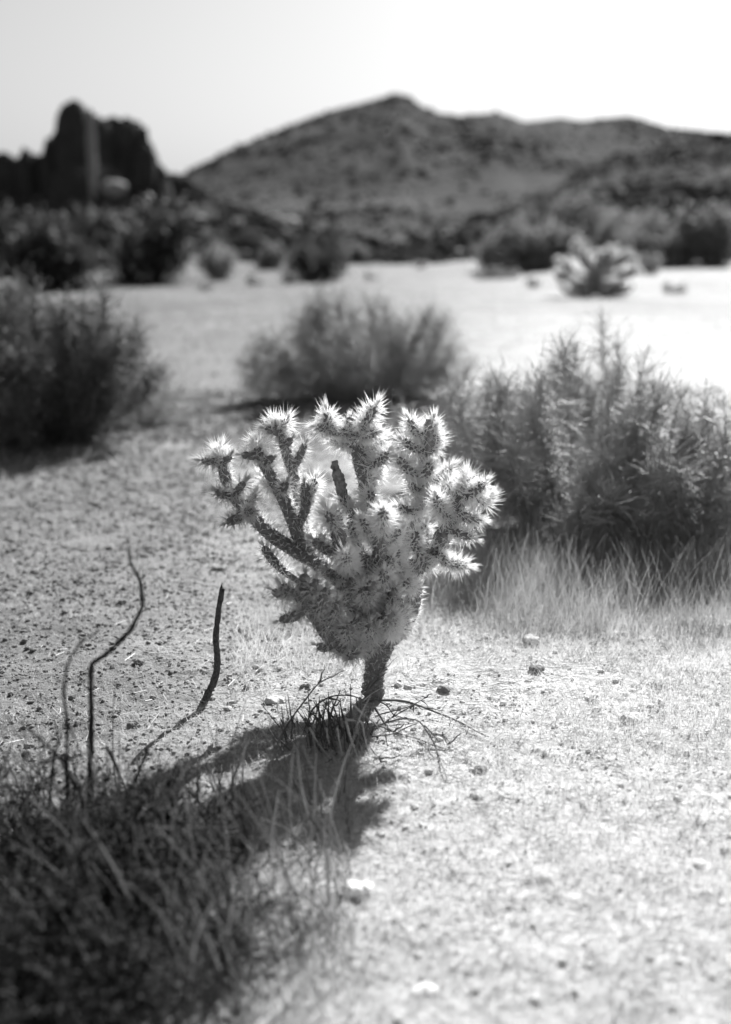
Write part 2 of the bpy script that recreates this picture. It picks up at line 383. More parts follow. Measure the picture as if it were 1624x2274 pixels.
for k, (X, Y, s, lab) in enumerate([(612, 484, 17, 'pale boulder higher on the dark spur left of the tall tree'), (640, 494, 24, 'largest pale boulder at the end of the dark spur'), (528, 490, 12, 'small pale boulder on the dark spur, farthest left')]):
    c = pt(X, Y, 140); q = s*140/F
    MB().add(*rock_mesh(c, q, q*.8, q*.5, 50+k, .4, 20)).build('boulder', M['stone'], loc=c, label=lab, cat='boulder', group='pale boulders on the spur', smooth_shade=False)

# ------------------------------------------------------------------ shrubs
def grow(n_main, height, rad, twigs, seed, lift=.5, base_r=.05, twig_len=.28, asym=(0, 0), trunk_r=.012):
    """main stems (list of [K,4]) and an array of twig polylines around an origin"""
    q = np.random.default_rng(seed); mains = []
    for k in range(n_main):
        a = 2*math.pi*(k+q.uniform(-.4, .4))/n_main; sp = rad*math.sqrt(q.uniform(.02, 1)); h = height*q.uniform(.62, 1.0)*(1-.62*(sp/rad)**3)
        end = np.array([math.cos(a)*sp+asym[0]*h, math.sin(a)*sp+asym[1]*h, h*.88]); b = np.array([math.cos(a)*base_r*q.uniform(0, 1), math.sin(a)*base_r*q.uniform(0, 1), 0])
        t = np.linspace(0, 1, 9)[:, None]; bow = np.array([math.cos(a), math.sin(a), 0])*sp*.25
        P = b+(end-b)*t+bow*np.sin(t*math.pi)+np.cumsum(q.normal(0, height*.012, (9, 3)), 0)
        mains.append(np.concatenate([P, (trunk_r*(1-.75*t))], 1))
    MM = np.array(mains)
    k = q.integers(0, n_main, twigs); t = q.beta(1.5, 1.15, twigs)*8; i = np.minimum(t.astype(int), 7); f = (t-i)[:, None]
    B = MM[k, i, :3]*(1-f)+MM[k, i+1, :3]*f
    out = B-np.array([0, 0, height*.15]); out /= np.linalg.norm(out, axis=1, keepdims=True)
    rnd = q.normal(0, 1, (twigs, 3)); D = out*.5+rnd*.72+np.array([0, 0, lift]); D /= np.linalg.norm(D, axis=1, keepdims=True)
    # branch twigs off other twigs so they gather in sprays
    half = twigs//2; Lh = twig_len*q.uniform(.5, 1.3, twigs)
    src = q.integers(0, half, twigs-half); B[half:] = B[src]+D[src]*(Lh[src]*q.uniform(.3, .95, twigs-half))[:, None]
    D[half:] = D[src]*.8+q.normal(0, .58, (twigs-half, 3))+np.array([0, 0, lift*.3]); D[half:] /= np.linalg.norm(D[half:], axis=1, keepdims=True)
    Lh[half:] *= .7
    tt = np.linspace(0, 1, 5)[None, :, None]; c = q.normal(0, .13, (twigs, 1, 3))
    P = B[:, None, :]+D[:, None, :]*Lh[:, None, None]*tt+c*Lh[:, None, None]*(tt**2)*.9
    P[..., 2] = np.maximum(P[..., 2], .01)
    return mains, P
def leaves_on(P, n, size, q):
    k = q.integers(0, len(P), n); t = q.uniform(.2, 1, n)*(P.shape[1]-1); i = np.minimum(t.astype(int), P.shape[1]-2); f = (t-i)[:, None]
    B = P[k, i]*(1-f)+P[k, i+1]*f; D = q.normal(0, 1, (n, 3)); D /= np.linalg.norm(D, axis=1, keepdims=True)
    _, u, _ = perp(D); L = size*q.uniform(.6, 1.4, n)[:, None]
    V = np.stack([B, B+D*L*.5+u*L*.28, B+D*L, B+D*L*.5-u*L*.28], 1).reshape(-1, 3)
    return V, (np.arange(n)[:, None]*4+np.arange(4)[None])
def shrub(name, loc, height, rad, n_main, twigs, leaves, lsize, seed, label, cat='shrub', group=None, tr=.0021, tm='bush', sm='bushstem', lm='leaf', pale=0, **kw):
    loc = np.array([loc[0], loc[1], float(ground_z(loc[0], loc[1]))])
    root = empty(name, loc, label, cat, group); q = np.random.default_rng(seed+1)
    mains, P = grow(n_main, height, rad, twigs, seed, **kw)
    for m_ in mains:
        m_[:, :3] += loc; v, f, _ = stem_mesh(m_, 6, max(.02, height*.03), rough=.15, seed=seed % 50); MB().add(v, f).build('stem', M[sm], root)
    P = P+loc; r = tr*np.linspace(1, .35, 5)[None]*q.uniform(.6, 1.5, len(P))[:, None]
    MB().add(*tubes(P, r, 3)).build('twigs', M[tm], root)
    if leaves: MB().add(*leaves_on(P, leaves, lsize, q)).build('foliage', M[lm], root, smooth_shade=False)
    if pale:
        ok = np.nonzero(P[:, -1, 2] < loc[2]+height*.74)[0]; k = q.choice(ok, min(pale, len(ok)), replace=False); Q = P[k]; c0 = Q[:, :1]; Q = c0+(Q-c0)*1.35
        Q[..., 2] += -.06*np.linspace(0, 1, 5)[None]**2*q.uniform(-.2, 1, (len(Q), 1)); Q[..., 2] = np.maximum(Q[..., 2], .01)
        MB().add(*tubes(Q, .0034*np.linspace(1, .4, 5)[None]*q.uniform(.6, 1.2, (len(Q), 1)), 4)).build('bleached_twigs', M['twig_pale'], root, kind='stuff')
    return root, P

def gl(X, Y): g = gpt(X, Y); return g[0], g[1]
# big twiggy bush at the right, two more crowns of it beyond and at the edge of the frame
x, y = gl(1290, 1215); shrub('desert_shrub', (x, y+.25), .98, .74, 34, 17000, 14000, .010, 101, 'large twiggy grey bush right behind the cactus, nearest bush', group='near desert bushes', pale=700, twig_len=.125, lift=.25)
x, y = gl(1500, 1235); shrub('desert_shrub', (x+.1, y+.15), .86, .55, 26, 11000, 9000, .010, 102, 'twiggy bush cut off by the right edge beside the largest bush', group='near desert bushes', pale=300, twig_len=.13, lift=.15)
x, y = gl(1350, 1090); shrub('desert_shrub', (x, y+.3), 1.13, .38, 18, 8000, 7000, .010, 103, 'tall narrow bush peaking behind the largest right bush', group='near desert bushes', twig_len=.12, lift=.4)
x, y = gl(1060, 1120); shrub('desert_shrub', (x, y+.35), .78, .50, 20, 8500, 7000, .010, 104, 'low thin bush between the cactus tips and the largest right bush', group='near desert bushes', twig_len=.12, lift=.25)
x, y = gl(795, 905); shrub('desert_shrub', (x, y+.6), 1.06, 1.05, 40, 17000, 26000, .016, 105, 'wide dark bush directly behind the top of the cactus', group='bushes in the middle distance', twig_len=.2, tr=.003, lift=.25)
x, y = gl(140, 985); shrub('desert_shrub', (x-.10, y+.3), 1.40, .74, 34, 16000, 30000, .016, 106, 'big dark bush at the left edge, tallest of the middle bushes', group='bushes in the middle distance', tm='twig', twig_len=.2, tr=.003, lift=.35)
x, y = gl(-60, 900); shrub('desert_shrub', (x, y+.5), 1.3, .9, 20, 7000, 18000, .024, 107, 'bush mostly outside the frame behind the left edge bush', group='bushes in the middle distance', tm='twig', twig_len=.24, tr=.003)
x, y = gl(318, 935); shrub('desert_shrub', (x, y), .34, .3, 8, 900, 2500, .018, 108, 'low scraggly shrub at the right foot of the left edge bush', group='bushes in the middle distance', twig_len=.2, tr=.002)

# far bushes and small trees: centre x, base row, top row, width in photo pixels
far = [
 (110, 640, 455, 190, 'd', 'juniper', 'dark rounded evergreen at the far left below the outcrop'),
 (215, 590, 440, 150, 'd', 'juniper', 'dark evergreen under the tall rock pillar'),
 (330, 628, 455, 170, 'd', 'juniper', 'blackest evergreen at the right end of the left row of trees'),
 (20, 600, 430, 150, 'd', 'juniper', 'dark evergreen beyond the left edge of the row of trees'),
 (400, 570, 480, 90, 'd', 'juniper', 'small dark tree stepping down right of the blackest evergreen'),
 (485, 612, 535, 95, 'p', 'desert_shrub', 'pale round bush between the left trees and the spiky tree clump'),
 (603, 592, 530, 70, 'm', 'desert_shrub', 'rounded bush left of the spiky tall tree'),
 (700, 612, 512, 120, 'd', 'juniper', 'dark tree with a tall spike standing on the pale flat'),
 (728, 600, 478, 46, 'd', 'juniper', 'narrow pointed tree rising behind the spiky one'),
 (785, 585, 530, 75, 'm', 'desert_shrub', 'mid grey bush right beside the spiky tree'),
 (842, 548, 518, 60, 'm', 'desert_shrub', 'small bush at the foot of the mountain right of the spiky tree'),
 (905, 556, 522, 80, 'p', 'desert_shrub', 'pale low bush at the foot of the mountain near the centre'),
 (960, 552, 528, 44, 'm', 'desert_shrub', 'tiny bush between two pale bushes at the mountain foot'),
 (1010, 560, 505, 80, 'p', 'desert_shrub', 'pale upright bush left of the big thicket'),
 (1062, 585, 548, 46, 'm', 'desert_shrub', 'small bush on the pale flat below the upright pale bush'),
 (1130, 598, 496, 130, 'm', 'desert_shrub', 'left and lower half of the big thicket left of the far cactus'),
 (1215, 600, 470, 150, 'm', 'desert_shrub', 'tall grey bush just left of the far cactus'),
 (1300, 585, 455, 170, 'm', 'desert_shrub', 'tall grey bush directly behind the far cactus'),
 (1400, 580, 450, 170, 'm', 'desert_shrub', 'grey bush to the right behind the far cactus'),
 (1490, 600, 465, 170, 'm', 'desert_shrub', 'grey bush at the far right behind the cactus'),
 (1590, 600, 460, 150, 'm', 'desert_shrub', 'grey bush cut off by the right edge in the distance'),
 (1440, 618, 572, 110, 'p', 'desert_shrub', 'low pale brush right of the far cactus'),
 (1120, 612, 580, 90, 'p', 'desert_shrub', 'low pale brush in front of the big thicket'),
 (868, 572, 552, 46, 'm', 'desert_shrub', 'little dark bush on the flat below the mountain foot right of the spiky tree'),
 (938, 590, 574, 40, 'p', 'desert_shrub', 'low pale tuft alone on the middle of the far flat'),
 (985, 577, 556, 46, 'm', 'desert_shrub', 'small grey bush just left under the upright pale bush'),
 (1075, 612, 592, 60, 'm', 'desert_shrub', 'flat grey bush left of the thicket base'),
 (1185, 640, 618, 56, 'p', 'desert_shrub', 'low pale tuft between the thicket and the far cactus'),
 (1500, 640, 612, 80, 'p', 'desert_shrub', 'low pale brush by the right edge of the far flat'),
 (820, 600, 580, 50, 'p', 'desert_shrub', 'low pale tuft right of the spiky tree'),
 (455, 640, 620, 56, 'p', 'desert_shrub', 'low pale tuft in front of the pale round bush'),
 (560, 625, 600, 50, 'p', 'desert_shrub', 'very low pale tuft left of the spiky tree base'),
 (640, 618, 590, 50, 'p', 'desert_shrub', 'low pale tuft at the left foot of the spiky tree'),
]
for k, (X, yb, yt, wd, tone, nm, lab) in enumerate(far):
    g = gpt(X, yb); d = g[1]; s = d/F; h = (yb-yt)*s*1.02; rr = wd*.5*s
    lm = {'d': 'farleaf', 'm': 'farmid', 'p': 'farpale'}[tone]
    shrub(nm, (g[0], g[1]+rr*.5), h, rr*.8, 7, 1100, 3600, h*.085, 200+k, lab, cat='tree' if nm == 'juniper' else 'shrub', group='distant trees' if nm == 'juniper' else 'distant bushes',
          twig_len=h*.3, tr=h*.004, tm='twig', sm='twig', lm=lm, base_r=h*.05, trunk_r=h*.02, lift=.3)

# ------------------------------------------------------------------ cholla cactus
def spines(mesh_info, dens, length, seed, tip=True, thick=.0009, lo=0.0):
    C, r, T, U, V = mesh_info; q = np.random.default_rng(seed)
    s = np.concatenate([[0], np.cumsum(np.linalg.norm(np.diff(C, axis=0), axis=1))]); L = s[-1]
    na = max(6, int(L*dens)); t = (np.arange(na)+.5)/na; t = lo+(1-lo)*t; ang = np.arange(na)*2.39996+q.uniform(0, 6)
    ii = np.interp(t*L, s, np.arange(len(C))); i = ii.astype(int)
    N = np.cos(ang)[:, None]*U[i]+np.sin(ang)[:, None]*V[i]
    rad = r[i]*np.where(tip, np.sqrt(np.clip(1-np.clip(1-(L-t*L)/np.maximum(r[i], 1e-4), 0, 1)**2, .05, 1)), 1)
    B = C[i]+N*rad[:, None]*.95; Tt = T[i]
    endw = np.clip(1-(L-t*L)/.02, 0, 1) if tip else 0*t
    if tip:
        ne = 10; B = np.vstack([B, C[-1]+0*np.zeros((ne, 3))]); e = q.normal(0, 1, (ne, 3)); e /= np.linalg.norm(e, axis=1, keepdims=True)
        N = np.vstack([N, e*.6+T[-1]]); Tt = np.vstack([Tt, np.repeat(T[-1:], ne, 0)]); endw = np.concatenate([endw, np.ones(ne)])
    per = 7; B = np.repeat(B, per, 0); n2 = np.repeat(N+Tt*(.25+.9*endw[:, None]), per, 0)
    D = n2+q.normal(0, .42, n2.shape); D /= np.linalg.norm(D, axis=1, keepdims=True)
    Ln = length*np.clip(q.lognormal(-.18, .35, len(B)), .35, 1.45)
    return cones(B, D, Ln, thick*q.uniform(.7, 1.2, len(B)))

CY0 = 3.98
def uv(u, v, d, r):                                  # traced on the enlarged photo, d = metres behind the trunk plane
    p = pt(389.8+u*.48, 844.5+v*.48, CY0+d); return (p[0], p[1], p[2], r*.48/F*CY0*1.01)
base = pt(389.8+915*.48, 844.5+1500*.48, CY0); base[2] = float(ground_z(base[0], base[1]))
cactus = empty('cholla_cactus', base, 'waist high many branched cactus with glowing white spines in the centre of the clearing', 'cactus')
J = [] # (kind, path, style)
def S(kind, *p, st='n'): J.append((kind, [uv(*a) for a in p], st))
S('trunk', (918, 1560, 0, 62), (915, 1490, 0, 53), (918, 1400, 0, 47), (925, 1320, 0, 50), (935, 1240, 0, 66), (945, 1170, 0, 70), (950, 1100, 0, 52), st='t')
# right-hand limbs
S('limb', (945, 1215, 0, 50), (1010, 1175, .03, 50), (1065, 1110, .05, 47), (1095, 1030, .05, 43), (1105, 960, .05, 38), (1098, 915, .05, 32), st='o')
S('limb', (945, 1150, 0, 48), (980, 1040, .02, 46), (1040, 930, .03, 46), (1130, 850, .04, 48), (1215, 760, .04, 46), (1270, 660, .03, 42), (1310, 570, .02, 38), (1335, 500, .0, 32), st='o')
S('joint', (1325, 545, 0, 24), (1380, 520, -.02, 27), (1432, 470, -.03, 24), st='y')
S('joint', (1300, 610, 0, 24), (1360, 640, .0, 27), (1415, 645, .02, 22), st='y')
S('joint', (1275, 690, 0, 22), (1325, 715, -.02, 25), (1372, 728, -.02, 22), st='y')
S('joint', (1210, 800, 0, 22), (1265, 845, 0, 26), (1350, 858, 0, 22), st='y')
S('joint', (1150, 850, .02, 22), (1180, 850, .05, 24), (1190, 800, .06, 22), st='y')
S('joint', (1265, 640, 0, 24), (1225, 590, -.03, 26), (1205, 535, -.05, 22), st='y')
S('joint', (1300, 570, 0, 24), (1275, 520, .04, 26), (1262, 470, .06, 22), st='y')
S('joint', (1335, 520, 0, 24), (1350, 470, .03, 26), (1350, 440, .04, 20), st='y')
S('joint', (1390, 530, 0, 24), (1430, 560, .03, 24), (1450, 545, .03, 20), st='y')
S('joint', (1150, 830, .03, 26), (1110, 760, .0, 27), (1115, 700, -.02, 22), st='y')
S('joint', (1060, 900, 0, 24), (1020, 830, -.05, 26), (1030, 780, -.06, 22), st='y')
S('joint', (1180, 790, 0, 24), (1150, 720, .05, 25), (1160, 670, .07, 20), st='y')
S('joint', (1100, 960, 0, 22), (1070, 940, -.05, 25), (1062, 925, -.07, 22), st='y')
# right rear column
S('limb', (1000, 900, .1, 36), (1060, 780, .16, 34), (1110, 660, .17, 34), (1135, 540, .17, 32), (1150, 440, .16, 30), (1160, 370, .15, 28), st='o')
S('joint', (1160, 400, .15, 24), (1163, 330, .15, 27), (1166, 250, .14, 26), (1170, 180, .14, 22), st='dead')
S('joint', (1150, 450, .14, 22), (1165, 420, .10, 28), (1180, 385, .08, 24), st='y')
S('joint', (1140, 440, .14, 22), (1080, 415, .10, 26), (1030, 360, .08, 24), st='y')
S('joint', (1150, 330, .14, 20), (1100, 310, .13, 24), (1050, 278, .12, 22), st='y')
S('joint', (1150, 260, .14, 20), (1110, 235, .13, 25), (1080, 180, .12, 22), st='y')
S('joint', (1170, 330, .16, 20), (1200, 300, .18, 24), (1205, 240, .18, 22), st='y')
S('joint', (1175, 240, .16, 20), (1190, 210, .18, 22), (1195, 180, .18, 18), st='y')
S('joint', (1165, 470, .15, 20), (1230, 450, .15, 24), (1275, 405, .15, 22), st='y')
S('joint', (1140, 520, .15, 20), (1105, 500, .14, 24), (1085, 470, .13, 20), st='y')
S('joint', (1125, 610, .15, 20), (1080, 600, .12, 24), (1030, 588, .10, 20), st='y')
S('joint', (1120, 600, .16, 20), (1160, 570, .13, 24), (1175, 530, .12, 20), st='y')
# centre column
S('limb', (945, 1140, .03, 46), (945, 950, .08, 44), (930, 780, .11, 42), (905, 620, .12, 42), (885, 480, .12, 44), (868, 400, .12, 44), (845, 320, .11, 40), (815, 240, .11, 34), (808, 170, .1, 26), st='o')
S('joint', (820, 245, .1, 24), (740, 235, .08, 26), (650, 215, .06, 22), st='y')
S('joint', (720, 232, .08, 22), (705, 190, .07, 26), (700, 145, .07, 22), st='y')
S('joint', (835, 270, .1, 22), (885, 190, .08, 26), (930, 115, .07, 22), st='y')
S('joint', (850, 265, .1, 24), (900, 248, .08, 25), (935, 240, .06, 20), st='y')
S('joint', (880, 400, .1, 22), (945, 375, .08, 26), (985, 330, .07, 22), st='y')
S('joint', (850, 340, .1, 22), (920, 310, .13, 24), (960, 270, .14, 20), st='y')
S('joint', (830, 300, .1, 22), (770, 290, .12, 24), (720, 270, .12, 20), st='y')
S('joint', (870, 450, .1, 22), (930, 440, .14, 24), (950, 400, .14, 20), st='y')
# centre fillers and bright stars
S('joint', (905, 650, .08, 26), (900, 580, .02, 30), (905, 515, -.02, 26), st='y')
S('limb', (940, 980, 0, 36), (940, 840, -.1, 36), (950, 720, -.16, 34), (955, 620, -.2, 30), st='o')
S('joint', (955, 690, -.17, 26), (960, 640, -.22, 30), (962, 600, -.26, 26), st='y')
S('joint', (940, 760, -.12, 24), (890, 690, -.15, 26), (860, 640, -.17, 22), st='y')
S('joint', (955, 760, -.12, 24), (1010, 720, -.12, 26), (1040, 690, -.12, 22), st='y')
S('joint', (860, 760, .05, 24), (820, 700, .03, 26), (808, 590, .02, 22), st='y')
S('joint', (840, 700, .05, 22), (835, 660, .10, 24), (860, 600, .1, 20), st='y')
S('joint', (810, 640, .07, 22), (790, 580, .06, 24), (770, 540, .06, 20), st='y')
S('joint', (795, 580, .07, 20), (768, 510, .06, 23), (748, 430, .05, 22), (737, 372, .05, 18), st='dead')
S('limb', (900, 1050, -.05, 36), (830, 930, -.14, 36), (775, 830, -.18, 36), (755, 720, -.2, 36), (742, 600, -.2, 28), st='o')
S('joint', (765, 790, -.18, 24), (700, 785, -.2, 26), (635, 738, -.22, 22), st='g')
S('joint', (745, 680, -.2, 22), (715, 640, -.22, 24), (700, 600, -.22, 20), st='y')
S('joint', (800, 880, -.18, 26), (792, 840, -.25, 30), (788, 810, -.3, 26), st='y')
S('joint', (900, 900, -.05, 26), (880, 840, -.1, 28), (870, 790, -.12, 24), st='y')
S('joint', (930, 880, -.1, 24), (870, 780, -.02, 26), (830, 750, 0, 22), st='y')
S('joint', (960, 980, -.08, 26), (965, 930, -.16, 30), (962, 890, -.2, 26), st='y')
S('joint', (970, 930, -.1, 24), (990, 860, -.1, 27), (985, 800, -.1, 22), st='y')
S('joint', (950, 800, 0, 24), (1000, 780, .04, 27), (1030, 740, .05, 22), st='y')
S('joint', (1000, 950, .05, 24), (1060, 850, .1, 26), (1075, 790, .12, 22), st='y')
# left limbs
S('limb', (920, 1120, .02, 42), (800, 960, .06, 42), (650, 840, .08, 42), (560, 790, .08, 38), (450, 720, .07, 36), (350, 620, .05, 34), (275, 540, .04, 32), (230, 440, .03, 29), (207, 350, .02, 24), st='o')
S('joint', (212, 372, .02, 18), (165, 376, .01, 20), (120, 370, 0, 17), st='g')
S('joint', (210, 370, .02, 20), (200, 340, .05, 23), (208, 308, .06, 20), st='y')
S('joint', (215, 375, .02, 18), (240, 365, 0, 20), (255, 345, -.01, 17), st='g')
S('joint', (262, 520, .03, 20), (220, 530, .0, 24), (190, 512, -.02, 20), st='g')
S('joint', (270, 530, .03, 20), (295, 500, 0, 22), (320, 470, -.01, 18), st='g')
S('joint', (330, 610, .04, 22), (285, 640, .0, 26), (235, 660, -.02, 22), st='g')
S('joint', (350, 620, .04, 20), (340, 610, -.03, 24), (335, 595, -.06, 20), st='g')
S('joint', (320, 580, .04, 20), (350, 560, .06, 22), (365, 520, .06, 18), st='y')
S('limb', (700, 890, .08, 40), (625, 800, .09, 40), (570, 710, .09, 38), (530, 610, .08, 35), (475, 500, .07, 31), (415, 400, .06, 27), (378, 310, .05, 24), st='o')
S('joint', (390, 350, .05, 20), (350, 350, .03, 22), (305, 345, .02, 18), st='g')
S('joint', (405, 385, .05, 20), (430, 370, .02, 22), (455, 355, 0, 18), st='g')
S('joint', (380, 330, .05, 20), (375, 300, .08, 24), (370, 275, .1, 20), st='y')
S('joint', (485, 510, .07, 20), (505, 490, .03, 23), (515, 470, .02, 19), st='g')
S('joint', (470, 490, .07, 20), (430, 480, .1, 22), (400, 450, .11, 18), st='y')
S('joint', (560, 680, .09, 24), (600, 600, .06, 28), (602, 530, .05, 28), (598, 470, .04, 22), st='g')
S('joint', (600, 560, .06, 20), (635, 500, .08, 22), (648, 455, .09, 18), st='y')
S('limb', (600, 740, .1, 28), (590, 640, .16, 28), (565, 520, .18, 28), (545, 430, .18, 28), (520, 350, .17, 28), (495, 270, .16, 26), (470, 205, .15, 24), st='o')
S('joint', (490, 250, .15, 20), (455, 235, .13, 22), (415, 222, .12, 19), st='g')
S('joint', (505, 300, .16, 18), (525, 285, .13, 20), (540, 268, .12, 16), st='g')
S('joint', (545, 410, .17, 20), (572, 355, .16, 23), (602, 292, .15, 20), st='g')
S('joint', (480, 225, .15, 20), (500, 205, .16, 22), (515, 180, .17, 19), st='y')
S('joint', (475, 225, .15, 20), (455, 195, .18, 22), (450, 175, .19, 18), st='y')
S('joint', (570, 930, .1, 18), (500, 880, .07, 23), (445, 825, .05, 25), (408, 768, .04, 22), st='y2')
# front left, out of focus
S('limb', (930, 1210, -.02, 44), (820, 1235, -.12, 36), (730, 1210, -.2, 32), (665, 1120, -.26, 32), (605, 1030, -.3, 34), (595, 960, -.31, 30), (600, 895, -.32, 24), st='g')
S('joint', (600, 1030, -.3, 22), (540, 985, -.32, 25), (490, 945, -.33, 21), st='g')
S('joint', (530, 985, -.32, 20), (480, 990, -.33, 22), (448, 970, -.33, 18), st='g')
S('joint', (610, 1050, -.3, 24), (550, 1090, -.32, 26), (480, 1112, -.33, 21), st='g')
S('joint', (640, 1080, -.28, 24), (680, 1020, -.33, 28), (700, 960, -.35, 22), st='g')
S('joint', (690, 1150, -.24, 24), (740, 1080, -.3, 28), (750, 1020, -.33, 22), st='g')
S('joint', (600, 1000, -.3, 22), (635, 960, -.34, 24), (650, 920, -.36, 20), st='g')
S('joint', (740, 1245, -.14, 20), (770, 1258, -.13, 24), (800, 1256, -.12, 20), st='g')
# front centre mass
S('limb', (930, 1180, -.03, 40), (870, 1080, -.14, 38), (830, 990, -.2, 36), (800, 920, -.24, 30), st='g')
S('limb', (945, 1150, -.05, 38), (975, 1110, -.16, 36), (985, 1080, -.24, 30), st='g')
S('joint', (860, 1070, -.15, 24), (800, 1040, -.22, 28), (760, 960, -.26, 24), st='g')
S('joint', (850, 1020, -.18, 24), (900, 980, -.26, 28), (910, 930, -.29, 24), st='g')
S('joint', (820, 1000, -.2, 24), (750, 920, -.2, 28), (700, 880, -.2, 24), st='g')
S('joint', (900, 1130, -.1, 24), (850, 1140, -.2, 28), (820, 1110, -.25, 24), st='g')
S('joint', (960, 1080, -.1, 24), (1000, 1010, -.16, 28), (1010, 960, -.18, 24), st='g')
S('joint', (900, 1060, -.1, 24), (890, 1010, -.22, 28), (860, 960, -.28, 24), st='g')
S('joint', (1040, 1160, .02, 22), (1060, 1130, -.06, 26), (1055, 1085, -.1, 22), st='g')
S('joint', (1080, 1080, .03, 22), (1040, 1050, -.05, 26), (1030, 1010, -.08, 22), st='g')
S('limb', (925, 1225, -.03, 44), (860, 1190, -.1, 42), (790, 1170, -.17, 38), (740, 1140, -.22, 30), st='g')
S('joint', (820, 1220, -.12, 28), (800, 1180, -.22, 30), (790, 1130, -.28, 24), st='g')
S('joint', (900, 1200, -.08, 28), (905, 1160, -.18, 32), (900, 1120, -.24, 26), st='g')
S('joint', (760, 1130, -.2, 24), (700, 1060, -.2, 28), (660, 980, -.2, 22), st='g')
S('joint', (745, 1215, -.18, 22), (690, 1235, -.2, 25), (655, 1222, -.21, 20), st='g')
S('joint', (850, 1215, -.12, 22), (830, 1262, -.2, 25), (800, 1282, -.24, 20), st='g')
S('joint', (1000, 1170, -.04, 22), (1010, 1130, -.14, 26), (1000, 1080, -.18, 22), st='y')
# rear, seen between the limbs
S('limb', (930, 1130, .05, 38), (860, 960, .2, 36), (820, 840, .28, 34), (800, 740, .32, 28), st='o')
S('joint', (820, 830, .27, 24), (770, 760, .3, 27), (740, 700, .32, 22), st='y')
S('joint', (830, 850, .27, 24), (880, 760, .32, 27), (890, 690, .34, 22), st='y')
S('limb', (960, 1120, .05, 38), (1020, 980, .2, 36), (1060, 880, .3, 34), (1090, 790, .34, 28), st='o')
S('joint', (1050, 890, .29, 24), (1010, 800, .32, 27), (1000, 740, .34, 22), st='y')
S('joint', (760, 900, .12, 24), (700, 800, .18, 27), (680, 700, .2, 22), st='y')
seen_names = {'trunk': 'trunk', 'limb': 'limb', 'joint': 'stem_joint'}
for k, (kind, P, st) in enumerate(J):
    P = [list(a) for a in P]
    if st == 'dead':
        P[-1][3] *= .55; v, f, info = stem_mesh(P, 18, .003, rough=.5, seed=k, cap=False)
        o = MB().add(v, f).build('dead_stub', M['deadwood'], cactus, label='bare woody stub stripped of its spines'); continue
    sides = 16 if kind != 'joint' else 12
    if kind != 'trunk':
        for a in P: a[3] *= .94 if kind == 'limb' else .86
    v, f, info = stem_mesh(P, sides, .0035, tub=.08 if kind != 'trunk' else .05, rough=.08 if kind != 'trunk' else .3, seed=k)
    o = MB().add(v, f).build(seen_names[kind], M['bark'] if st == 't' else M['stem'], cactus)
    dens, ln, lo, mm, th = {'t': (620, .024, .30, 'spine_old', .0009), 'o': (700, .031, .0, 'spine', .0013), 'g': (470, .036, .0, 'spine_old', .0013), 'y': (820, .040, 0, 'spine', .0017), 'y2': (560, .031, .3, 'spine', .0011)}[st]
    ln *= random.uniform(.78, 1.12); dens *= random.uniform(.75, 1.1)
    if kind == 'limb': ln *= .8; dens *= .62
    MB().add(*spines(info, dens, ln, 900+k, tip=True, thick=th, lo=lo)).build('spines', M[mm], o, smooth_shade=False)

# the far cactus on the pale flat at the right
g = gpt(1322, 655); D0 = g[1]; s_ = D0/F
far_c = empty('cholla_cactus', (g[0], g[1], float(ground_z(g[0], g[1]))), 'distant spreading cactus with pale fuzzy tips on the bright flat', 'cactus')
def fp(X, Y, d, r): p = pt(X, Y, D0+d); return [p[0], p[1], p[2], r*s_]
FJ = [('trunk', [(1322, 655, 0, 14), (1322, 630, 0, 13), (1325, 600, 0, 9)], 0)]
for a in [((1325, 612), (1300, 590), (1285, 560), (1283, 545)), ((1283, 560), (1275, 545), (1290, 535)), ((1322, 620), (1290, 610), (1268, 595), (1262, 575)), ((1268, 595), (1250, 585), (1238, 575)), ((1325, 600), (1330, 575), (1345, 560)), ((1328, 600), (1365, 590), (1395, 575)), ((1380, 583), (1402, 572), (1412, 580)), ((1330, 612), (1370, 608), (1395, 600)), ((1345, 590), (1360, 565), (1368, 550)), ((1320, 625), (1295, 632), (1270, 628), (1262, 612)), ((1325, 622), (1355, 632), (1380, 624), (1392, 604)), ((1300, 628), (1282, 642), (1264, 640)), ((1348, 628), (1372, 642), (1392, 636)), ((1322, 610), (1300, 575), (1305, 552)), ((1316, 640), (1290, 650), (1262, 648), (1244, 632)), ((1328, 640), (1356, 650), (1388, 648), (1408, 632)), ((1318, 646), (1300, 656), (1284, 652)), ((1328, 646), (1346, 657), (1366, 652)), ((1262, 612), (1244, 618), (1232, 606)), ((1392, 604), (1412, 596), (1424, 604)), ((1326, 605), (1352, 575), (1350, 548)), ((1310, 600), (1312, 575), (1300, 560)), ((1335, 590), (1340, 570), (1322, 560)), ((1370, 600), (1395, 612), (1412, 600)), ((1262, 600), (1250, 608), (1240, 600)), ((1350, 600), (1385, 566), (1398, 558))]:
    dd = rng.uniform(-25, 25)*s_; n = len(a); FJ.append(('stem_joint', [(p[0], p[1], dd*i/(n-1), 6.5-1.0*i/(n-1)) for i, p in enumerate(a)], 1))
for k, (nm, P, t) in enumerate(FJ):
    v, f, info = stem_mesh([fp(*p) for p in P], 8, .03, tub=.1, seed=k); o = MB().add(v, f).build(nm, M['stem'], far_c)
    if t: MB().add(*spines(info, 90, .10, 1500+k, thick=.010)).build('spines', M['spine'], o, smooth_shade=False)

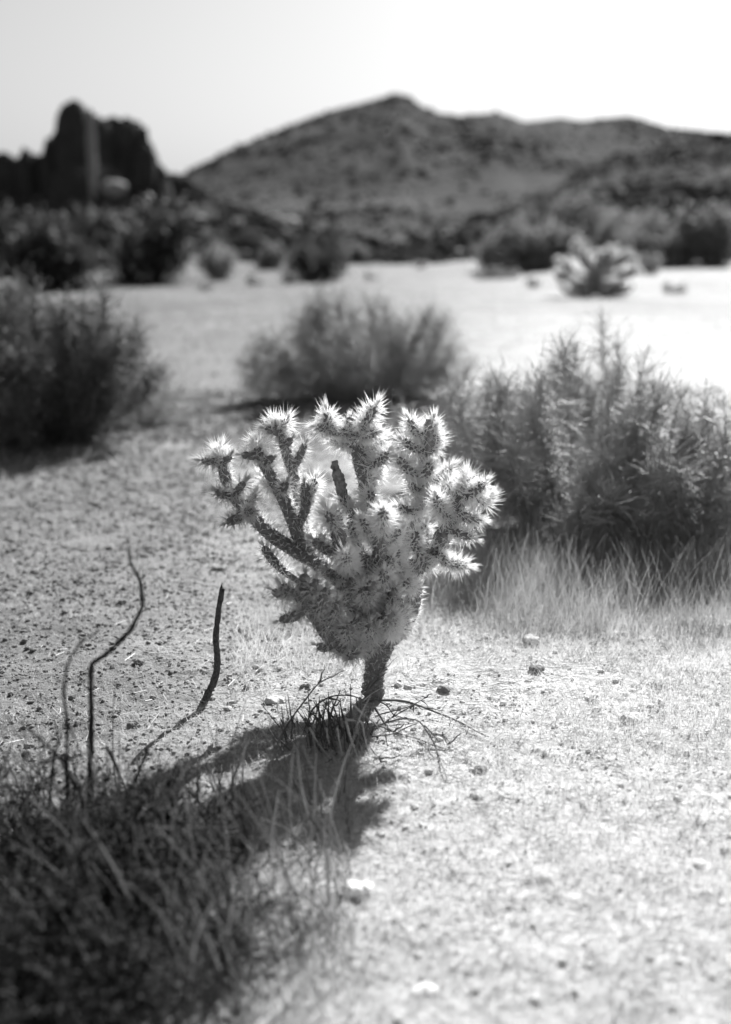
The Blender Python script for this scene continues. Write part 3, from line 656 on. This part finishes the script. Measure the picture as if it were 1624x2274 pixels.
# ------------------------------------------------------------------ broken stick
def dpath(L, depth, rpx, gclamp=True):
    out = []
    for i, p in enumerate(L):
        d = depth if np.isscalar(depth) else depth[i]; q = pt(p[0], p[1], d)
        if q[2] < .004 and gclamp: q = gpt(p[0], p[1]); q[2] = .006
        r = rpx if np.isscalar(rpx) else rpx[0]+(rpx[1]-rpx[0])*i/(len(L)-1)
        out.append([q[0], q[1], q[2], r*d/F])
    return out
P = dpath([(452, 1562), (462, 1542), (476, 1510), (483, 1470), (480, 1420), (484, 1370), (491, 1325), (494, 1306)], 3.98, (8.6, 5.6), False)
st = empty('broken_stick', P[0][:3], 'dark upright broken stick stuck in the gravel left of the cactus', 'stick')
v, f, _ = stem_mesh(P, 16, .003, rough=.2, cap=False, seed=4); MB().add(v, f).build('shaft', M['stick'], st)
mb = MB()
for dx, dy, h in ((-2.5, 0, 10), (1.5, .01, 5), (3, -.01, 2), (-.5, .005, 14)):
    a = dpath([(493+dx, 1312, ), (494+dx, 1308-h)], 3.98+dy*.3, (2.2, .5), False); v, f, _ = stem_mesh(a, 6, .004, cap=False); mb.add(v, f)
mb.build('splintered_tip', M['stick'], st)

# ------------------------------------------------------------------ dead bush lying around the foot of the cactus
def bq(L): return [(552.2+p*.36, 1429+q*.36) for p, q in L]
arcs = [
 ([(700, 362), (850, 350), (980, 360), (1120, 410), (1290, 490), (1400, 550), (1465, 582)], 3.82, 3.4, 'd'),
 ([(780, 400), (860, 520), (920, 565), (1050, 602), (1140, 640), (1240, 670)], 3.70, 2.4, 'd'),
 ([(760, 520), (850, 488), (950, 465), (1050, 480), (1110, 560), (1150, 640), (1200, 780), (1230, 860)], 3.60, 2.4, 'd'),
 ([(760, 575), (900, 555), (980, 515), (1050, 490)], 3.64, 2.2, 'd'),
 ([(780, 540), (850, 480), (930, 430), (1020, 380)], 3.74, 2.2, 'd'),
 ([(780, 350), (850, 380), (900, 440), (1000, 480)], 3.80, 2.0, 'd'),
 ([(160, 650), (190, 590), (260, 470), (350, 350), (430, 250), (520, 200)], 3.62, 3.0, 'd'),
 ([(365, 520), (375, 450), (410, 390), (500, 330), (620, 320), (720, 350)], 3.78, 2.6, 'd'),
 ([(500, 470), (520, 400), (550, 330), (570, 280)], 3.74, 2.4, 'd'),
 ([(1085, 505), (1120, 540), (1160, 590), (1180, 612)], 3.6, 1.8, 'd'),
 ([(1195, 545), (1215, 600), (1240, 645)], 3.6, 1.8, 'd'),
 ([(730, 300), (780, 240), (850, 178)], 3.82, 2.6, 'd'),
 ([(720, 290), (780, 215), (842, 145)], 3.84, 2.4, 'd'),
 ([(800, 440), (880, 420), (1000, 385), (1100, 330)], 3.78, 1.8, 'd'),
 ([(1040, 600), (1090, 640), (1100, 690)], 3.55, 1.6, 'd'),
 ([(375, 520), (420, 600), (470, 670), (520, 730)], 3.52, 3.0, 'p'),
 ([(600, 470), (690, 480), (712, 560), (725, 620), (742, 690)], 3.5, 3.0, 'p'),
 ([(600, 480), (630, 590), (655, 660), (685, 745)], 3.48, 3.2, 'p'),
 ([(640, 370), (700, 430), (780, 495), (850, 560)], 3.56, 2.6, 'p'),
 ([(480, 520), (490, 590), (505, 640)], 3.5, 2.4, 'p'),
 ([(545, 520), (565, 630), (585, 740)], 3.46, 2.6, 'p'),
 ([(750, 640), (790, 690), (830, 740)], 3.46, 2.2, 'p'),
 ([(700, 360), (760, 310), (830, 270)], 3.7, 1.6, 'p'),
]
db = empty('dead_bush', (-.05, 3.75, 0), 'dead bush of dark arching bare branches around the foot of the cactus', 'dead bush')
q = np.random.default_rng(5); side = []
for L, d, r, c in arcs:
    P = dpath(bq(L), d, (r, r*.45)); v, f, inf = stem_mesh(P, 7, .008, rough=.2, seed=int(d*100) % 90)
    MB().add(v, f).build('branch', M['twig'] if c == 'd' else M['twig_pale'], db, label=None if c == 'd' else 'bleached pale branch')
    C = inf[0]
    for _ in range(max(2, len(C)//7)):
        i = q.integers(1, len(C)-1); dr = (C[i]-C[i-1])/np.linalg.norm(C[i]-C[i-1])+q.normal(0, .6, 3); dr /= np.linalg.norm(dr); l = q.uniform(.015, .06)
        e = C[i][None]+dr[None]*l*np.linspace(0, 1, 4)[:, None]+q.normal(0, .002, (4, 3)); e[:, 2] = np.maximum(e[:, 2], .004); side.append(e)
for _ in range(110):                                   # the dense dark tuft
    b = np.array([q.uniform(-.24, .02), q.uniform(3.52, 3.80), .0]); a = np.array([q.normal(-.15, .35), q.normal(0, .3), 1.0]); a /= np.linalg.norm(a); l = q.uniform(.03, .12)
    t = np.linspace(0, 1, 4)[:, None]; side.append(b+a*l*t+q.normal(0, .25, 3)*l*.3*t*t)
side = np.array(side); MB().add(*tubes(side, np.linspace(.0026, .0010, 4)[None]*q.uniform(.5, 1.6, (len(side), 1)), 4)).build('twigs', M['twig'], db, kind='stuff')

# ------------------------------------------------------------------ shrub in the lower left corner, shade painted into its tone, tall bent twigs
sx0, sy0 = -.60, 2.72
ds = empty('shade_toned_shrub', (sx0, sy0, 0), 'low shrub darkened by painted shade, with tall bent bare twigs in the lower left corner', 'shrub')
bent_side = []
def bent(L, d, r):
    v, f, inf = stem_mesh(dpath(L, d, r), 8, .010, rough=.45, seed=3, curve=False); MB().add(v, f).build('bent_twig', M['shadetwig'], ds); C = inf[0]
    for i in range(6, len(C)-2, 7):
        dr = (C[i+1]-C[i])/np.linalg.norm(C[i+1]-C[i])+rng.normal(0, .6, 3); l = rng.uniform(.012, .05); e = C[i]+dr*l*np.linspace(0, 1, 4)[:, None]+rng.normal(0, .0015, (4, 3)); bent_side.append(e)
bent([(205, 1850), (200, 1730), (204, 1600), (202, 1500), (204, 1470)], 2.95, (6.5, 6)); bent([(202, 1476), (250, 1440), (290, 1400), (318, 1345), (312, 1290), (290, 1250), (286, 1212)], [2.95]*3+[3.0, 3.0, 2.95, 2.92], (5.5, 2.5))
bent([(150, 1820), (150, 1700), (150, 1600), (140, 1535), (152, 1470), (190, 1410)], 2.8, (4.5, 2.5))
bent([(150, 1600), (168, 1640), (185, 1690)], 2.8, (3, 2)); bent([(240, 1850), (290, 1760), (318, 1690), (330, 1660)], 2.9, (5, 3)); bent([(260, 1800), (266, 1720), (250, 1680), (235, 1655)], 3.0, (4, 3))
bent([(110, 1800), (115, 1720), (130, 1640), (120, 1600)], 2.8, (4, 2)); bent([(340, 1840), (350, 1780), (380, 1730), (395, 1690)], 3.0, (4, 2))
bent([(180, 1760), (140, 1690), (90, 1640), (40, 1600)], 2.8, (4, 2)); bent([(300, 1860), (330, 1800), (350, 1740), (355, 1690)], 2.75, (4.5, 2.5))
MB().add(*tubes(np.array(bent_side), np.tile(np.linspace(.0022, .001, 4), (len(bent_side), 1)), 4)).build('twigs', M['shadetwig'], ds)
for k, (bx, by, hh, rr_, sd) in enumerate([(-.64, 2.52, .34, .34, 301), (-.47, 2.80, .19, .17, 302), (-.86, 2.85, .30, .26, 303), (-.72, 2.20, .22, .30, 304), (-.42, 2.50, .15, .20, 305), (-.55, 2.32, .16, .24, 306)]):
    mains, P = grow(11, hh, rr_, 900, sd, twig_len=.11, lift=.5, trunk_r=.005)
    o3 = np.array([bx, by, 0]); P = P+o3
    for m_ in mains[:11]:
        m_[:, :3] += o3; v, f, _ = stem_mesh(m_, 6, .02, rough=.2, seed=k); MB().add(v, f).build('stem', M['shadetwig'], ds)
    MB().add(*tubes(P, np.linspace(.0018, .0008, 5)[None]*rng.uniform(.6, 1.4, (len(P), 1)), 3)).build('twigs', M['shadetwig'], ds)
    MB().add(*leaves_on(P, 2600, .012, rng)).build('foliage', M['shadeleaf'], ds, smooth_shade=False)

# ------------------------------------------------------------------ single stones
stones = [(790, 1970, 34, 19, 'white', 'white rounded stone lying in the lower foreground, brightest of all'),
 (1180, 1422, 19, 9, 'stone', 'pale stone in the grass right of the cactus trunk, highest in the grass'),
 (1192, 1486, 15, 8, 'darkstone', 'dark stone just below the highest pale stone in the grass'),
 (1400, 1588, 24, 12, 'stone', 'pale flat stone at the right side of the clearing'),
 (1068, 1706, 15, 11, 'darkstone', 'dark stone under the drooping branch tips'),
 (608, 1556, 20, 9, 'stone', 'flat pale stone between the stick and the cactus'),
 (986, 1532, 14, 8, 'darkstone', 'small dark stone right of the trunk among gravel'),
 (296, 1608, 12, 8, 'darkstone', 'small dark stone near the shadow edge at left'),
 (945, 2195, 26, 12, 'white', 'blurred pale stone at the bottom centre'),
 (1060, 1765, 17, 9, 'stone', 'pale stone below the dead branches at right'),
 (310, 1470, 12, 7, 'darkstone', 'small dark stone left of the upright stick')]
for k, (X, Y, a, b, mm, lab) in enumerate(stones):
    g = gpt(X, Y+b*.6); s = g[1]/F/math.cos(.35); c = np.array([g[0], g[1], float(ground_z(g[0], g[1]))+b*s*.45])
    MB().add(*rock_mesh(c, a*s, a*s*.85, b*s*.9, 60+k, .45, 22, 2.3)).build('stone', M[mm], loc=c, label=lab, cat='stone', group='stones on the ground', smooth_shade=False)

# ------------------------------------------------------------------ gravel and grass
def scatter(n, y0, y1, wpad=.6):
    y = np.sqrt(rng.uniform(y0**2, y1**2, n)); x = rng.uniform(-1, 1, n)*(y*.29+wpad); return x, y
x, y = scatter(120000, 1.9, 13, .35); s = rng.lognormal(math.log(.0038), .5, len(x)).clip(.0016, .014)*(1+np.clip((y-4.5)*.16, 0, 1.2))
kk = rng.uniform(0, 1, len(x)) < np.clip(1.25-(y-3)*.085, .25, 1)*(1-.6*paleness(x, y)); x, y, s = x[kk], y[kk], s[kk]
bd = vnoise(x*3, y*3, 61) > -.32; x, y, s = x[bd], y[bd], s[bd]
MB().add(*pebbles(np.stack([x, y, ground_z(x, y)+s*.25], -1), s)).build('gravel', M['pebble'], kind='stuff', label='small angular gravel scattered over the ground', smooth_shade=False)
x, y = scatter(5000, 7, 26, 1.5); s = rng.lognormal(math.log(.010), .4, len(x)).clip(.006, .03)
MB().add(*pebbles(np.stack([x, y, ground_z(x, y)+s*.2], -1), s)).build('far_gravel', M['pebble'], kind='stuff', label='sparse larger gravel across the middle ground', smooth_shade=False)

def grass_at(x, y, h, lean=.35, wid=.0011, K=4, lean_dir=(0, 0)):
    n = len(x); a = rng.uniform(0, 6.28, n); l = np.abs(rng.normal(0, lean, n))
    D = np.stack([np.cos(a)*l+lean_dir[0], np.sin(a)*l+lean_dir[1], np.ones(n)], -1); D /= np.linalg.norm(D, axis=1, keepdims=True)
    t = np.linspace(0, 1, K)[None, :, None]; B = np.stack([x, y, ground_z(x, y)-.003], -1)
    c = np.stack([np.cos(a)*.3+rng.normal(0, .15, n), np.sin(a)*.3+rng.normal(0, .15, n), -rng.uniform(0, .3, n)], -1)
    P = B[:, None]+D[:, None]*h[:, None, None]*t+c[:, None]*h[:, None, None]*t**2*.6
    b = rng.uniform(0, 6.28, n); sd = np.stack([np.cos(b), np.sin(b), 0*b], -1)
    W = wid*rng.uniform(.6, 1.4, n)[:, None]*np.linspace(1, .25, K)[None]
    return ribbons(P, W, sd)
# short straw, thick on the right, thin on the left, bare round the trunk
x, y = scatter(270000, 1.9, 9.5, .3); p = paleness(x, y); cl = fbm(x*2.6, y*2.6, 91, 3)
bare = np.exp(-(((x-.05)/.62)**2+((y-3.95)/.33)**2)*1.3)
keep = rng.uniform(0, 1, len(x)) < np.clip((.42+.58*p)*(1+1.5*cl)*(1-1.05*bare), 0, 1)
x, y, p = x[keep], y[keep], p[keep]; h = rng.uniform(.015, .06, len(x))*(.45+.85*p)
MB().add(*grass_at(x, y, h, .6, .0008, 3)).build('dry_grass', M['grass'], kind='stuff', label='short pale dry grass over the clearing', smooth_shade=False)
x, y = scatter(16000, 1.9, 5.2, .3); b = rng.uniform(0, 6.28, len(x)); l = rng.uniform(.02, .09, len(x)); z = ground_z(x, y)+rng.uniform(.003, .012, len(x))
kp = rng.uniform(0, 1, len(x)) < .05+.8*paleness(x, y); x, y, b, l, z = x[kp], y[kp], b[kp], l[kp], z[kp]
t = np.linspace(-.5, .5, 3)[None, :, None]; Dd = np.stack([np.cos(b), np.sin(b), rng.normal(0, .12, len(b))], -1)
MB().add(*tubes(np.stack([x, y, z], -1)[:, None]+Dd[:, None]*l[:, None, None]*t, np.full((len(x), 3), .0006)*rng.uniform(.6, 1.5, (len(x), 1)), 3)).build('straw_litter', M['grass'], kind='stuff', label='fallen straw lying flat on the gravel', smooth_shade=False)
# tall grass in front of the right bushes
def in_px(n, X0, X1, Y0, Y1):
    X = rng.uniform(X0, X1, n); Y = rng.uniform(Y0, Y1, n); g = np.array([gpt(a, b) for a, b in zip(X, Y)]); return g[:, 0], g[:, 1]
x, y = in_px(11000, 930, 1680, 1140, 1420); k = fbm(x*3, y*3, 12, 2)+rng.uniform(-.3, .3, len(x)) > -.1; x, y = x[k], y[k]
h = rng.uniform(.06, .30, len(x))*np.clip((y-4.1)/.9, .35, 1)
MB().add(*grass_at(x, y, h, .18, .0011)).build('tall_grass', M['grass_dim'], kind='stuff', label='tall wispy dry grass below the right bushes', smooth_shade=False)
x, y = in_px(1500, 520, 900, 1350, 1500); MB().add(*grass_at(x, y, rng.uniform(.04, .12, len(x)), .3, .0008)).build('thin_grass', M['grass'], kind='stuff', label='thin straw behind the cactus trunk', smooth_shade=False)
# long blurred blades in the shaded left foreground, shade also painted into their tone
x, y = in_px(620, -60, 800, 1760, 2260); MB().add(*grass_at(x, y, rng.uniform(.10, .36, len(x)), .26, .0021, 6, (-.2, 0))).build('foreground_grass', M['grass_shade'], kind='stuff', label='long grass blades in the left foreground, shade painted into their colour', smooth_shade=False)
x, y = in_px(5200, -80, 760, 1880, 2420); pk = (x/(y*.275)+1)/1.0; kk = rng.uniform(0, 1, len(x)) < np.clip(1.05-pk*1.25+1.2*fbm(x*4, y*4, 55, 3)-.25*smooth(2.7, 2.1, y), 0, 1); x, y = x[kk], y[kk]; MB().add(*grass_at(x, y, rng.uniform(.04, .15, len(x)), .35, .0016, 5, (-.3, 0))).build('shade_dark_grass', M['grass_deep_shade'], kind='stuff', label='dense grass in the lower left corner, shade painted into its colour', smooth_shade=False)
# dry tufts in the middle ground
x, y = scatter(60000, 8, 40, 2); p = paleness(x, y); k = fbm(x*.7, y*.7, 15, 3)+rng.uniform(-.35, .35, len(x)) > .15; x, y = x[k], y[k]
MB().add(*grass_at(x, y, rng.uniform(.04, .14, len(x)), .5, .003, 3)).build('distant_grass', M['grass'], kind='stuff', label='sparse dry grass across the flat beyond the bushes', smooth_shade=False)
